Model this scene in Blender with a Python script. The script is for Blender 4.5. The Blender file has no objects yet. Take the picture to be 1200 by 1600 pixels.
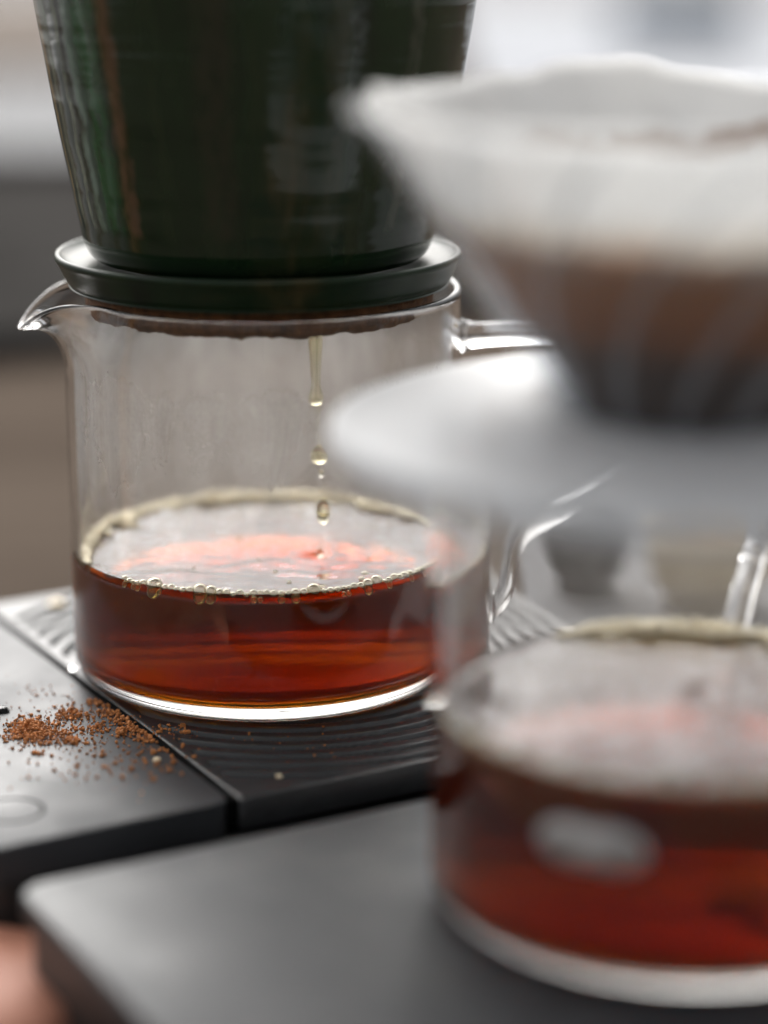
import bpy, bmesh, math, random
from math import sin, cos, pi, radians, exp, sqrt
from mathutils import Vector, noise
random.seed(7)
S = bpy.context.scene
C = S.collection

# ------------------------------------------------------------------ camera, sky, sun, exposure
PITCH = 15.3
cd = bpy.data.cameras.new('camera'); cam = bpy.data.objects.new('camera', cd); C.objects.link(cam)
cam.location = (0.02533933, -0.49872371, 0.17035597)
cam.rotation_euler = (radians(90 - PITCH), 0, 0)
cd.sensor_fit = 'VERTICAL'; cd.sensor_height = 36; cd.lens = 36 * 3778 / 1600
cd.clip_start = 0.01; cd.clip_end = 400
cd.dof.use_dof = True; cd.dof.focus_distance = 0.487; cd.dof.aperture_fstop = 3.7
S.camera = cam

SUN_EL, SUN_AZ = 43, -12          # azimuth measured from +y (behind the subjects) towards +x
W = bpy.data.worlds.new('World'); S.world = W; W.use_nodes = True
nt = W.node_tree; nt.nodes.clear()
sky = nt.nodes.new('ShaderNodeTexSky'); sky.sky_type = 'NISHITA'; sky.sun_disc = False
sky.sun_elevation = radians(SUN_EL); sky.sun_rotation = radians(SUN_AZ)
sky.air_density = 1.0; sky.dust_density = 8.0; sky.ozone_density = 1.0
hs = nt.nodes.new('ShaderNodeHueSaturation'); hs.inputs['Saturation'].default_value = 0.14
bg = nt.nodes.new('ShaderNodeBackground'); bg.inputs[1].default_value = 0.12
wo = nt.nodes.new('ShaderNodeOutputWorld')
nt.links.new(sky.outputs[0], hs.inputs['Color']); nt.links.new(hs.outputs[0], bg.inputs[0]); nt.links.new(bg.outputs[0], wo.inputs[0])

sl = bpy.data.lights.new('sun', 'SUN'); sun = bpy.data.objects.new('sun', sl); C.objects.link(sun)
sl.energy = 0.5; sl.angle = radians(85); sl.color = (1.0, 0.93, 0.85)
sd = Vector((sin(radians(SUN_AZ)) * cos(radians(SUN_EL)), cos(radians(SUN_AZ)) * cos(radians(SUN_EL)), sin(radians(SUN_EL))))
sun.rotation_euler = sd.to_track_quat('Z', 'Y').to_euler(); sun.location = (0, 3, 4)

S.view_settings.view_transform = 'Standard'; S.view_settings.look = 'None'
S.view_settings.gamma = 1.0; S.view_settings.exposure = 1.08
S.render.engine = 'CYCLES'
cy = S.cycles
cy.use_denoising = True
cy.max_bounces = 24; cy.transmission_bounces = 20; cy.glossy_bounces = 6; cy.diffuse_bounces = 6
cy.transparent_max_bounces = 40; cy.volume_bounces = 2
cy.caustics_refractive = True; cy.caustics_reflective = True
cy.sample_clamp_indirect = 6.0; cy.blur_glossy = 0.6

# ------------------------------------------------------------------ materials
class NT:
    def __init__(s, name):
        s.m = bpy.data.materials.new(name); s.m.use_nodes = True; s.t = s.m.node_tree; s.t.nodes.clear()
        s.out = s.n('ShaderNodeOutputMaterial')
    def n(s, ty, ins=None, **kw):
        nd = s.t.nodes.new(ty)
        for k, v in kw.items(): setattr(nd, k, v)
        for k, v in (ins or {}).items():
            i = nd.inputs[k]
            if isinstance(v, tuple) and len(v) == 2 and hasattr(v[0], 'outputs'): s.t.links.new(v[0].outputs[v[1]], i)
            elif hasattr(v, 'outputs'): s.t.links.new(v.outputs[0], i)
            else: i.default_value = v
        return nd
    def surf(s, nd): s.t.links.new(nd.outputs[0], s.out.inputs['Surface']); return s.m
    def vol(s, nd): s.t.links.new(nd.outputs[0], s.out.inputs['Volume']); return s.m
    def coord(s, scale=(1, 1, 1), out='Object'):
        tc = s.n('ShaderNodeTexCoord'); return s.n('ShaderNodeMapping', {'Vector': (tc, out), 'Scale': scale})
    def noise(s, sc, det=4, rough=0.55, vec=None, dist=0.0):
        d = {'Scale': sc, 'Detail': det, 'Roughness': rough, 'Distortion': dist}
        if vec is not None: d['Vector'] = vec
        return s.n('ShaderNodeTexNoise', d)
    def ramp(s, fac, stops):
        r = s.n('ShaderNodeValToRGB', {'Fac': fac}); e = r.color_ramp.elements
        while len(e) < len(stops): e.new(0.5)
        for el, (p, c) in zip(e, stops):
            el.position = p; el.color = (c, c, c, 1) if isinstance(c, (int, float)) else (*c, 1)
        return r
    def bump(s, h, strength=0.3, dist=0.001, out=0):
        return s.n('ShaderNodeBump', {'Height': (h, out), 'Strength': strength, 'Distance': dist})

def rgb(c): return (*c, 1)

def mat_glass(name, color=(0.99, 1.0, 0.99), rough=0.0, ior=1.5):
    t = NT(name); v = t.coord()
    nz = t.noise(55, 2, 0.5, v)
    bp = t.bump(nz, 0.05, 0.0006)
    return t.surf(t.n('ShaderNodeBsdfGlass', {'Color': rgb(color), 'Roughness': rough, 'IOR': ior, 'Normal': bp}))

def mat_coffee(name, col, dens, scat=0.0):
    t = NT(name)
    g = t.n('ShaderNodeBsdfGlass', {'Color': (1, 1, 1, 1), 'Roughness': 0.0, 'IOR': 1.333})
    t.surf(g)
    ab = t.n('ShaderNodeVolumeAbsorption', {'Color': rgb(col), 'Density': dens})
    if scat: ab = t.n('ShaderNodeAddShader', {0: ab, 1: t.n('ShaderNodeVolumeScatter', {'Color': (1.0, 0.42, 0.08, 1), 'Density': scat, 'Anisotropy': 0.3})})
    t.vol(ab)
    return t.m

def mat_scale(name, base=(0.024, 0.0255, 0.028), rough=0.48):
    t = NT(name); v = t.coord()
    sm = t.noise(38, 5, 0.6, v); fine = t.noise(2600, 2, 0.5, v)
    r = t.n('ShaderNodeMapRange', {'Value': sm, 'From Min': 0.3, 'From Max': 0.7, 'To Min': rough - 0.08, 'To Max': rough + 0.14})
    c = t.ramp(sm, [(0.3, base), (0.75, tuple(x * 1.5 for x in base))])
    return t.surf(t.n('ShaderNodeBsdfPrincipled', {'Base Color': c, 'Roughness': r, 'Specular IOR Level': 0.46, 'Normal': t.bump(fine, 0.10, 0.0002)}))

def mat_simple(name, c, rough=0.5, spec=0.5, nscale=60, var=0.25, bump=0.15, bd=0.0006, metallic=0.0, coat=0.0):
    t = NT(name); v = t.coord(); nz = t.noise(nscale, 5, 0.6, v)
    r = t.ramp(nz, [(0.28, tuple(x * (1 - var) for x in c)), (0.72, tuple(min(1, x * (1 + var)) for x in c))])
    return t.surf(t.n('ShaderNodeBsdfPrincipled', {'Base Color': r, 'Roughness': rough, 'Specular IOR Level': spec, 'Metallic': metallic,
                                                   'Coat Weight': coat, 'Coat Roughness': 0.04, 'Normal': t.bump(nz, bump, bd)}))

def mat_glaze(name='dark green glaze', gr=0.14, sp=0.5):
    t = NT(name); v = t.coord()
    vs = t.coord((1, 1, 0.12)); vz = t.coord((0.05, 0.05, 1))
    n1 = t.noise(70, 4, 0.6, vs); n2 = t.noise(300, 3, 0.6, v)
    rings = t.noise(150, 2, 0.45, vz)                   # throwing rings run round the wall
    wob = t.noise(60, 1, 0.4, v)
    c = t.ramp(n1, [(0.32, (0.007, 0.011, 0.006)), (0.50, (0.009, 0.024, 0.009)), (0.62, (0.018, 0.028, 0.011)), (0.76, (0.065, 0.052, 0.022))])
    # runs of glaze colour, pale and tan ones painting reflections, down the wall, each with its own bearing (degrees) and colour, wavering as they cross the throwing rings
    sep = t.n('ShaderNodeSeparateXYZ', {'Vector': (t.n('ShaderNodeTexCoord'), 'Object')})
    ny_ = t.n('ShaderNodeMath', {0: (sep, 'Y'), 1: -1.0}, operation='MULTIPLY')
    an = t.n('ShaderNodeMath', {0: (sep, 'X'), 1: ny_}, operation='ARCTAN2'); an = t.n('ShaderNodeMath', {0: an, 1: 57.2958}, operation='MULTIPLY')
    wv = t.noise(190, 3, 0.6, t.coord((0.25, 0.25, 1))); wv = t.n('ShaderNodeMath', {0: (wv, 0), 1: 5.0}, operation='MULTIPLY'); wv = t.n('ShaderNodeMath', {0: wv, 1: 2.5}, operation='SUBTRACT')
    an = t.n('ShaderNodeMath', {0: an, 1: wv}, operation='ADD')
    patch = t.noise(420, 3, 0.6, t.coord((1, 1, 0.35)))
    zin = t.n('ShaderNodeMapRange', {'Value': (sep, 'Z'), 'From Min': 0.0962, 'From Max': 0.0980, 'To Min': 0.0, 'To Max': 1.0})
    stripes = [(-46.0, 6.5, (0.012, 0.075, 0.020), 0.9), (-37.0, 3.2, (0.095, 0.060, 0.036), 0.95), (-53.0, 2.3, (0.13, 0.19, 0.14), 0.8), (-59.0, 1.5, (0.16, 0.18, 0.12), 0.75), (-67.0, 2.0, (0.13, 0.17, 0.12), 0.75), (-73.5, 2.0, (0.34, 0.22, 0.07), 0.8),
            (24.0, 5.0, (0.035, 0.040, 0.020), 0.6), (47.0, 3.0, (0.06, 0.065, 0.045), 0.7), (-8.0, 7.0, (0.026, 0.026, 0.014), 0.7), (110.0, 3.0, (0.13, 0.15, 0.10), 0.7), (160.0, 4.0, (0.10, 0.07, 0.03), 0.7), (-120.0, 3.0, (0.13, 0.17, 0.12), 0.7)]
    for bc, wd_, col_, st_ in stripes:
        d_ = t.n('ShaderNodeMath', {0: an, 1: bc}, operation='SUBTRACT'); d_ = t.n('ShaderNodeMath', {0: d_}, operation='ABSOLUTE')
        m_ = t.n('ShaderNodeMapRange', {'Value': d_, 'From Min': wd_ * 0.35, 'From Max': wd_, 'To Min': st_, 'To Max': 0.0}, interpolation_type='SMOOTHSTEP')
        p_ = t.n('ShaderNodeMapRange', {'Value': (patch, 0), 'From Min': 0.36, 'From Max': 0.55, 'To Min': 0.25, 'To Max': 1.0})
        m_ = t.n('ShaderNodeMath', {0: m_, 1: p_}, operation='MULTIPLY'); m_ = t.n('ShaderNodeMath', {0: m_, 1: zin}, operation='MULTIPLY')
        mx = t.n('ShaderNodeMix', {'Factor': m_, 6: (c, 2 if c.bl_idname == 'ShaderNodeMix' else 0), 7: (*col_, 1)}, data_type='RGBA'); c = mx
    c = (c, 2)
    h = t.n('ShaderNodeMath', {0: (rings, 0), 1: (wob, 0)}, operation='ADD')
    b1 = t.bump(h, 0.5, 0.0014)
    b2 = t.n('ShaderNodeBump', {'Height': (n2, 0), 'Strength': 0.05, 'Distance': 0.0004, 'Normal': b1})
    return t.surf(t.n('ShaderNodeBsdfPrincipled', {'Base Color': c, 'Roughness': gr, 'Specular IOR Level': sp, 'Normal': b2}))

def mat_film(name, amount=0.35, tint=(0.93, 0.90, 0.86), zf=(0.030, 0.056)):
    """condensed droplets and wiped streaks on the inside of the wall"""
    t = NT(name); v = t.coord(); vs = t.coord((1, 1, 0.05)); vw = t.coord((1, 1, 0.45))
    big = t.noise(95, 4, 0.6, vs, 0.2); fine = t.noise(1500, 3, 0.7, v); wisp = t.noise(75, 6, 0.72, vw, 0.9)
    a = t.n('ShaderNodeMath', {0: (big, 0), 1: (wisp, 0)}, operation='ADD')
    fm = t.n('ShaderNodeMath', {0: (fine, 0), 1: 0.35}, operation='MULTIPLY')
    a = t.n('ShaderNodeMath', {0: a, 1: fm}, operation='ADD')
    f0 = t.n('ShaderNodeMapRange', {'Value': a, 'From Min': 0.85, 'From Max': 1.5, 'To Min': amount * 0.4, 'To Max': amount * 1.3})
    sep = t.n('ShaderNodeSeparateXYZ', {'Vector': (t.n('ShaderNodeTexCoord'), 'Object')})
    # the fog clings less to the side that was wiped by pouring: thin low down on the spout side
    yy = t.n('ShaderNodeMath', {0: (sep, 'Y'), 1: -0.35}, operation='MULTIPLY'); zz = t.n('ShaderNodeMath', {0: (sep, 'Z'), 1: yy}, operation='SUBTRACT')
    zz = t.n('ShaderNodeMath', {0: (wisp, 0), 1: 0.012}, operation='MULTIPLY_ADD'); t.t.links.new(t.n('ShaderNodeMath', {0: (sep, 'Z'), 1: yy}, operation='SUBTRACT').outputs[0], zz.inputs[2])
    fd = t.n('ShaderNodeMapRange', {'Value': zz, 'From Min': zf[0], 'From Max': zf[1], 'To Min': 0.10, 'To Max': 1.0})
    f = t.n('ShaderNodeMath', {0: f0, 1: fd}, operation='MULTIPLY')
    tf = t.n('ShaderNodeMapRange', {'Value': (sep, 'Z'), 'From Min': 0.066, 'From Max': 0.0762, 'To Min': 1.0, 'To Max': 0.05}); f = t.n('ShaderNodeMath', {0: f, 1: tf}, operation='MULTIPLY')
    tr = t.n('ShaderNodeBsdfTransparent')
    di = t.n('ShaderNodeBsdfDiffuse', {'Color': rgb(tint)}); tl = t.n('ShaderNodeBsdfTranslucent', {'Color': rgb(tint)})
    dd = t.n('ShaderNodeMixShader', {0: 0.6, 1: di, 2: tl})
    return t.surf(t.n('ShaderNodeMixShader', {0: f, 1: tr, 2: dd}))

def mat_bubble(name, tint=(0.97, 0.91, 0.74), body=0.14):
    """thin shell of liquid: clear face on, bright towards its outline"""
    t = NT(name)
    lw = t.n('ShaderNodeLayerWeight', {'Blend': 0.45})
    tr = t.n('ShaderNodeBsdfTransparent', {'Color': (1, 0.97, 0.90, 1)})
    gl = t.n('ShaderNodeBsdfGlossy', {'Color': rgb(tint), 'Roughness': 0.14})
    df = t.n('ShaderNodeBsdfTranslucent', {'Color': rgb(tint)})
    d2 = t.n('ShaderNodeBsdfDiffuse', {'Color': rgb(tint)})
    dm = t.n('ShaderNodeMixShader', {0: 0.5, 1: df, 2: d2})
    gm = t.n('ShaderNodeMixShader', {0: 0.40, 1: gl, 2: dm})
    fr = t.n('ShaderNodeMapRange', {'Value': (lw, 'Facing'), 'From Min': 0.12, 'From Max': 0.66, 'To Min': body, 'To Max': 0.95})
    return t.surf(t.n('ShaderNodeMixShader', {0: fr, 1: tr, 2: gm}))

def mat_foam(name, c=(0.96, 0.84, 0.60)):
    t = NT(name); v = t.coord(); nz = t.noise(500, 3, 0.6, v)
    r = t.ramp(nz, [(0.3, tuple(x * 0.8 for x in c)), (0.7, c)])
    p = t.n('ShaderNodeBsdfDiffuse', {'Color': r}); tl = t.n('ShaderNodeBsdfTranslucent', {'Color': (1, 0.96, 0.84, 1)})
    p = t.n('ShaderNodeMixShader', {0: 0.3, 1: p, 2: tl})
    return t.surf(t.n('ShaderNodeMixShader', {0: 0.62, 1: p, 2: t.n('ShaderNodeBsdfGlossy', {'Color': (1, 0.93, 0.74, 1), 'Roughness': 0.12})}))

def mat_plastic(name, clear=0.35, c=(0.80, 0.81, 0.83), rough=0.2):
    """milky see-through plastic"""
    t = NT(name); v = t.coord(); nz = t.noise(80, 3, 0.5, v)
    di = t.n('ShaderNodeBsdfDiffuse', {'Color': rgb(c)}); tl = t.n('ShaderNodeBsdfTranslucent', {'Color': rgb(c)})
    gl = t.n('ShaderNodeBsdfGlossy', {'Color': (1, 1, 1, 1), 'Roughness': rough, 'Normal': t.bump(nz, 0.1, 0.0005)})
    tr = t.n('ShaderNodeBsdfTransparent', {'Color': (0.96, 0.97, 0.98, 1)})
    a = t.n('ShaderNodeMixShader', {0: 0.5, 1: di, 2: tl})
    a = t.n('ShaderNodeMixShader', {0: clear, 1: a, 2: tr})
    gm = t.n('ShaderNodeNewGeometry'); fb = t.n('ShaderNodeMath', {0: 1.0, 1: (gm, 'Backfacing')}, operation='SUBTRACT')
    fr = t.n('ShaderNodeMath', {0: t.n('ShaderNodeFresnel', {'IOR': 1.5}), 1: fb}, operation='MULTIPLY')
    return t.surf(t.n('ShaderNodeMixShader', {0: fr, 1: a, 2: gl}))

def mat_paper():
    t = NT('filter paper'); tc = t.n('ShaderNodeTexCoord'); v = t.coord()
    sep = t.n('ShaderNodeSeparateXYZ', {'Vector': (tc, 'Object')})
    nz = t.noise(45, 4, 0.65, v)
    h = t.n('ShaderNodeMath', {0: (nz, 0), 1: 0.014}, operation='MULTIPLY')
    z = t.n('ShaderNodeMath', {0: (sep, 'Z'), 1: h}, operation='ADD')
    # wet, coffee-stained paper below the waterline, dry and white above it
    c = t.n('ShaderNodeValToRGB', {'Fac': t.n('ShaderNodeMapRange', {'Value': z, 'From Min': 0.085, 'From Max': 0.150, 'To Min': 0.0, 'To Max': 1.0})})
    e = c.color_ramp.elements
    st = [(0.0, (0.10, 0.065, 0.045)), (0.27, (0.11, 0.062, 0.038)), (0.36, (0.46, 0.155, 0.030)), (0.51, (0.58, 0.25, 0.08)), (0.575, (0.74, 0.69, 0.62)), (0.64, (0.88, 0.875, 0.86))]
    while len(e) < len(st): e.new(0.5)
    for el, (p, q) in zip(e, st): el.position = p; el.color = (*q, 1)
    # thin tide line left by the first pour on the far wall of the paper
    far = t.n('ShaderNodeMapRange', {'Value': (sep, 'Y'), 'From Min': 0.004, 'From Max': 0.016, 'To Min': 0.0, 'To Max': 1.0})
    dz = t.n('ShaderNodeMath', {0: z, 1: 0.1287}, operation='SUBTRACT'); dz = t.n('ShaderNodeMath', {0: dz}, operation='ABSOLUTE')
    ln = t.n('ShaderNodeMapRange', {'Value': dz, 'From Min': 0.0009, 'From Max': 0.0022, 'To Min': 1.0, 'To Max': 0.0})
    xf = t.n('ShaderNodeMapRange', {'Value': (sep, 'X'), 'From Min': -0.030, 'From Max': -0.014, 'To Min': 0.0, 'To Max': 0.85})
    fm = t.n('ShaderNodeMath', {0: far, 1: ln}, operation='MULTIPLY'); fm = t.n('ShaderNodeMath', {0: fm, 1: xf}, operation='MULTIPLY')
    c = t.n('ShaderNodeMix', {'Factor': fm, 6: (c, 0), 7: (0.33, 0.19, 0.11, 1)}, data_type='RGBA'); c = (c, 2)
    di = t.n('ShaderNodeBsdfDiffuse', {'Color': c}); tl = t.n('ShaderNodeBsdfTranslucent', {'Color': c})
    return t.surf(t.n('ShaderNodeMixShader', {0: 0.50, 1: di, 2: tl}))

def mat_wood(name, a, b, rough=0.45, sc=(1, 9, 1), spec=0.5):
    t = NT(name); v = t.coord(sc); nz = t.noise(6, 8, 0.65, v, 0.8)
    r = t.ramp(nz, [(0.3, a), (0.7, b)])
    return t.surf(t.n('ShaderNodeBsdfPrincipled', {'Base Color': r, 'Roughness': rough, 'Specular IOR Level': spec, 'Normal': t.bump(nz, 0.2, 0.002)}))

M_GLASS = mat_glass('clear glass', (1, 1, 1))
M_COFFEE = mat_coffee('coffee', (0.882, 0.722, 0.09), 325, 14.0)
M_DRIP = mat_coffee('thin coffee', (0.965, 0.885, 0.50), 330)
M_SCALE = mat_scale('black anodised metal')
M_SIDE = mat_scale('black scale side', (0.012, 0.012, 0.012), 0.42)
M_MAT = mat_simple('black rubber', (0.024, 0.025, 0.026), 0.36, 0.42, 220, 0.25, 0.12, 0.0003)
M_GAP = mat_simple('dark gap', (0.004, 0.004, 0.004), 0.8, 0.05)
M_GLAZE = mat_glaze()
M_GLAZE_SATIN = mat_glaze('satin green glaze', 0.34, 0.26)
M_CLAY = mat_simple('unglazed brown clay', (0.13, 0.055, 0.018), 0.75, 0.3, 400, 0.6, 0.8, 0.0012)
M_FILM = mat_film('condensation', 0.42)
M_BUB = mat_bubble('bubble skin')
M_FOAM = mat_bubble('pale coffee foam', (1.0, 0.93, 0.74), 0.42)
M_PLAS = mat_plastic('milky clear plastic', 0.955)
M_PLAS2 = mat_plastic('milky plastic plate', 0.42, (0.84, 0.86, 0.88), 0.6)
M_RIB = mat_plastic('plastic rib', 0.78, (0.82, 0.83, 0.85))
M_PAPER = mat_paper()
M_GROUNDS = mat_simple('ground coffee', (0.42, 0.165, 0.052), 0.7, 0.25, 900, 0.6, 0.5, 0.0004)
M_BED = mat_simple('wet coffee bed', (0.05, 0.026, 0.014), 0.5, 0.4, 400, 0.5, 0.6, 0.001)
M_TABLE = mat_wood('weathered brown tabletop', (0.065, 0.051, 0.041), (0.110, 0.088, 0.071), 0.9, spec=0.0)
M_PALE = mat_simple('pale stoneware', (0.085, 0.088, 0.094), 0.6, 0.1, 12, 0.12)
M_WHITE = mat_simple('white stoneware', (0.80, 0.80, 0.80), 0.3, 0.5, 12, 0.05)
M_LINEN = mat_simple('white linen', (0.40, 0.41, 0.43), 0.9, 0.0, 12, 0.06)
M_CLOTH = mat_simple('pale grey linen', (0.22, 0.22, 0.225), 0.9, 0.0, 30, 0.12)
M_BEIGE = mat_simple('beige cloth', (0.20, 0.175, 0.155), 0.9, 0.0, 12, 0.1)
M_BLUEG = mat_simple('blue grey card', (0.22, 0.26, 0.31), 0.6, 0.3, 12, 0.1)
M_CHAR = mat_simple('charcoal tray', (0.042, 0.040, 0.038), 0.9, 0.0, 20, 0.3)
M_TAN = mat_wood('tan wood', (0.52, 0.40, 0.22), (0.64, 0.52, 0.32), 0.55)
M_TERRA = mat_simple('terracotta', (0.36, 0.155, 0.10), 0.6, 0.4, 40, 0.15)
M_GROUND = mat_simple('paving', (0.16, 0.155, 0.15), 0.85, 0.3, 1.5, 0.3, 0.3, 0.02)
M_CHAFF = mat_simple('pale chaff', (0.75, 0.62, 0.42), 0.6, 0.3)
M_POST = mat_wood('varnished wood post', (0.30, 0.16, 0.07), (0.42, 0.25, 0.12), 0.4, (9, 9, 1))
M_WALL = mat_simple('dark rendered wall', (0.045, 0.043, 0.040), 0.8, 0.3, 3, 0.2)
M_CANVAS = mat_simple('grey canvas', (0.10, 0.10, 0.10), 0.9, 0.2, 30, 0.1)
M_PRINT = mat_simple('grey print', (0.006, 0.006, 0.006), 0.6, 0.2)
M_HIGHLIGHT = mat_plastic('painted highlight', 0.02, (0.93, 0.92, 0.90))
M_WATER = mat_glass('water', (1, 1, 1), 0.0, 1.333)

# ------------------------------------------------------------------ helpers
def link(name, me, mat=None, parent=None, loc=None, smooth=True):
    o = bpy.data.objects.new(name, me); C.objects.link(o)
    if mat is not None and not me.materials: me.materials.append(mat)
    if parent is not None: o.parent = parent
    if loc is not None: o.location = loc
    if smooth and len(me.polygons): me.polygons.foreach_set('use_smooth', [True] * len(me.polygons))
    return o

def mesh(name, verts, faces):
    me = bpy.data.meshes.new(name); me.from_pydata([tuple(v) for v in verts], [], faces); me.validate(); me.update(); return me

def flat_auto(o, ang=35):
    me = o.data; bm = bmesh.new(); bm.from_mesh(me)
    for e in bm.edges:
        if len(e.link_faces) == 2 and e.calc_face_angle(0) > radians(ang): e.smooth = False
    bm.to_mesh(me); bm.free(); return o

def thing(name, label, cat, loc=(0, 0, 0), rz=0, group=None):
    o = bpy.data.objects.new(name, None); C.objects.link(o); o.location = loc; o.rotation_euler = (0, 0, rz)
    o['label'] = label; o['category'] = cat
    if group: o['group'] = group
    o.empty_display_size = 0.02
    return o

def tag(o, label, cat, group=None, kind=None):
    o['label'] = label; o['category'] = cat
    if group: o['group'] = group
    if kind: o['kind'] = kind
    return o

def lathe(prof, n=128, closed=True, fn=None):
    """profile of (r, z); points with r == 0 become poles; closed joins last to first"""
    vs, fs, rings = [], [], []
    for r, z in prof:
        if r <= 1e-9: rings.append([len(vs)]); vs.append((0, 0, z))
        else:
            rings.append(list(range(len(vs), len(vs) + n)))
            for i in range(n):
                a = 2 * pi * i / n; p = (r * cos(a), r * sin(a), z)
                vs.append(fn(p, a, r, z) if fn else p)
    m = len(rings)
    for k in range(m if closed else m - 1):
        A, B = rings[k], rings[(k + 1) % m]
        if len(A) == 1 and len(B) == 1: continue
        for i in range(n):
            j = (i + 1) % n
            if len(A) == 1: fs.append((A[0], B[j], B[i]))
            elif len(B) == 1: fs.append((A[i], A[j], B[0]))
            else: fs.append((A[i], A[j], B[j], B[i]))
    return vs, fs

def fix_normals(me):
    bm = bmesh.new(); bm.from_mesh(me); bmesh.ops.recalc_face_normals(bm, faces=bm.faces); bm.to_mesh(me); bm.free(); return me

def tube(pts, rad, n=16, cap=True):
    """tube through points with one radius per point"""
    pts = [Vector(p) for p in pts]; vs, fs = [], []
    up = Vector((0, 1, 0)); prev = None
    for i, p in enumerate(pts):
        d = (pts[min(i + 1, len(pts) - 1)] - pts[max(i - 1, 0)]).normalized()
        if prev is None:
            a = up if abs(d.dot(up)) < 0.9 else Vector((1, 0, 0))
            x = (a - d * a.dot(d)).normalized()
        else: x = (prev - d * prev.dot(d)).normalized()
        prev = x; y = d.cross(x)
        for k in range(n):
            t = 2 * pi * k / n; vs.append(p + (x * cos(t) + y * sin(t)) * rad[i])
    m = len(pts)
    for i in range(m - 1):
        for k in range(n):
            l = (k + 1) % n; fs.append((i * n + k, i * n + l, (i + 1) * n + l, (i + 1) * n + k))
    if cap:
        vs.append(pts[0]); vs.append(pts[-1]); a = len(vs) - 2
        for k in range(n):
            l = (k + 1) % n; fs.append((a, l, k)); fs.append((a + 1, (m - 1) * n + k, (m - 1) * n + l))
    return vs, fs

def spline(pts, n=12):
    P = [Vector(p) for p in pts]; out = []
    for i in range(len(P) - 1):
        p0 = P[max(i - 1, 0)]; p1 = P[i]; p2 = P[i + 1]; p3 = P[min(i + 2, len(P) - 1)]
        for k in range(n):
            t = k / n
            out.append(0.5 * ((2 * p1) + (-p0 + p2) * t + (2 * p0 - 5 * p1 + 4 * p2 - p3) * t * t + (-p0 + 3 * p1 - 3 * p2 + p3) * t ** 3))
    out.append(P[-1]); return out

def rbox(sx, sy, sz, bev=0.002, seg=3, z0=None):
    bm = bmesh.new(); bmesh.ops.create_cube(bm, size=1)
    for v in bm.verts: v.co = Vector((v.co.x * sx, v.co.y * sy, v.co.z * sz))
    bmesh.ops.bevel(bm, geom=bm.edges[:], offset=bev, segments=seg, affect='EDGES', profile=0.6)
    me = bpy.data.meshes.new('box'); bm.to_mesh(me); bm.free(); return me

def sm(x, a, b):
    t = max(0, min(1, (x - a) / (b - a))); return t * t * (3 - 2 * t)

# ------------------------------------------------------------------ the ground and the table
g = link('ground', mesh('ground', [(-120, -120, -0.78), (120, -120, -0.78), (120, 120, -0.78), (-120, 120, -0.78)], [(0, 1, 2, 3)]), M_GROUND, smooth=False)
g['kind'] = 'structure'

TZ = -0.026
tb = thing('table', 'long weathered brown table under the scales, blurred brown grey behind the green dripper', 'table', (0.1, 1.2, -0.78))
NP = 9
for i in range(NP):
    w = 0.165; x = -0.66 + i * (w + 0.003)
    link('plank', rbox(w, 3.9, 0.035, 0.002, 2), M_TABLE, tb, (x, 0, 0.78 + TZ - 0.0175 - (0.0006 if i % 2 else 0)), smooth=False)
for sx in (-0.6, 0.6):
    for sy in (-1.75, 1.75):
        link('leg', rbox(0.09, 0.09, 0.715, 0.004, 2), M_TABLE, tb, (sx, sy, 0.3585), smooth=False)
    link('apron', rbox(0.03, 3.40, 0.08, 0.002, 2), M_TABLE, tb, (sx, 0, 0.6765), smooth=False)

# ------------------------------------------------------------------ scales
PHI = radians(29.0)
X0, X1, YF, YB = -0.0905, 0.070, -0.0680, 0.0700      # local outline of the rear scale
GX = -0.0403                                          # the joint between panel and platform
def frame(lx, ly):                                    # local -> world
    return Vector((lx * cos(PHI) - ly * sin(PHI), lx * sin(PHI) + ly * cos(PHI), 0))

def panel_mesh(x0, x1, y0, y1, top, bot, rc, bev=0.0012):
    """slab with one vertical-corner radius and a small rolled top edge"""
    outl = []
    for cx, cyy, a0 in ((x1 - rc, y1 - rc, 0), (x0 + rc, y1 - rc, 90), (x0 + rc, y0 + rc, 180), (x1 - rc, y0 + rc, 270)):
        for k in range(9):
            a = radians(a0 + 90 * k / 8); outl.append((cx, cyy, cos(a), sin(a)))
    n = len(outl); vs, fs = [], []
    prof = [(0, bot)] + [(-bev * (1 - cos(radians(q))), top - bev + bev * sin(radians(q))) for q in (0, 22, 45, 67, 90)]
    for off, z in prof:
        for cx, cyy, ca, sa in outl: vs.append((cx + ca * (rc + off), cyy + sa * (rc + off), z))
    for k in range(len(prof) - 1):
        for i in range(n):
            j = (i + 1) % n; fs.append((k * n + i, k * n + j, (k + 1) * n + j, (k + 1) * n + i))
    fs.append(tuple(range((len(prof) - 1) * n, len(prof) * n))); fs.append(tuple(reversed(range(n))))
    return mesh('panel', vs, fs)

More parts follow.
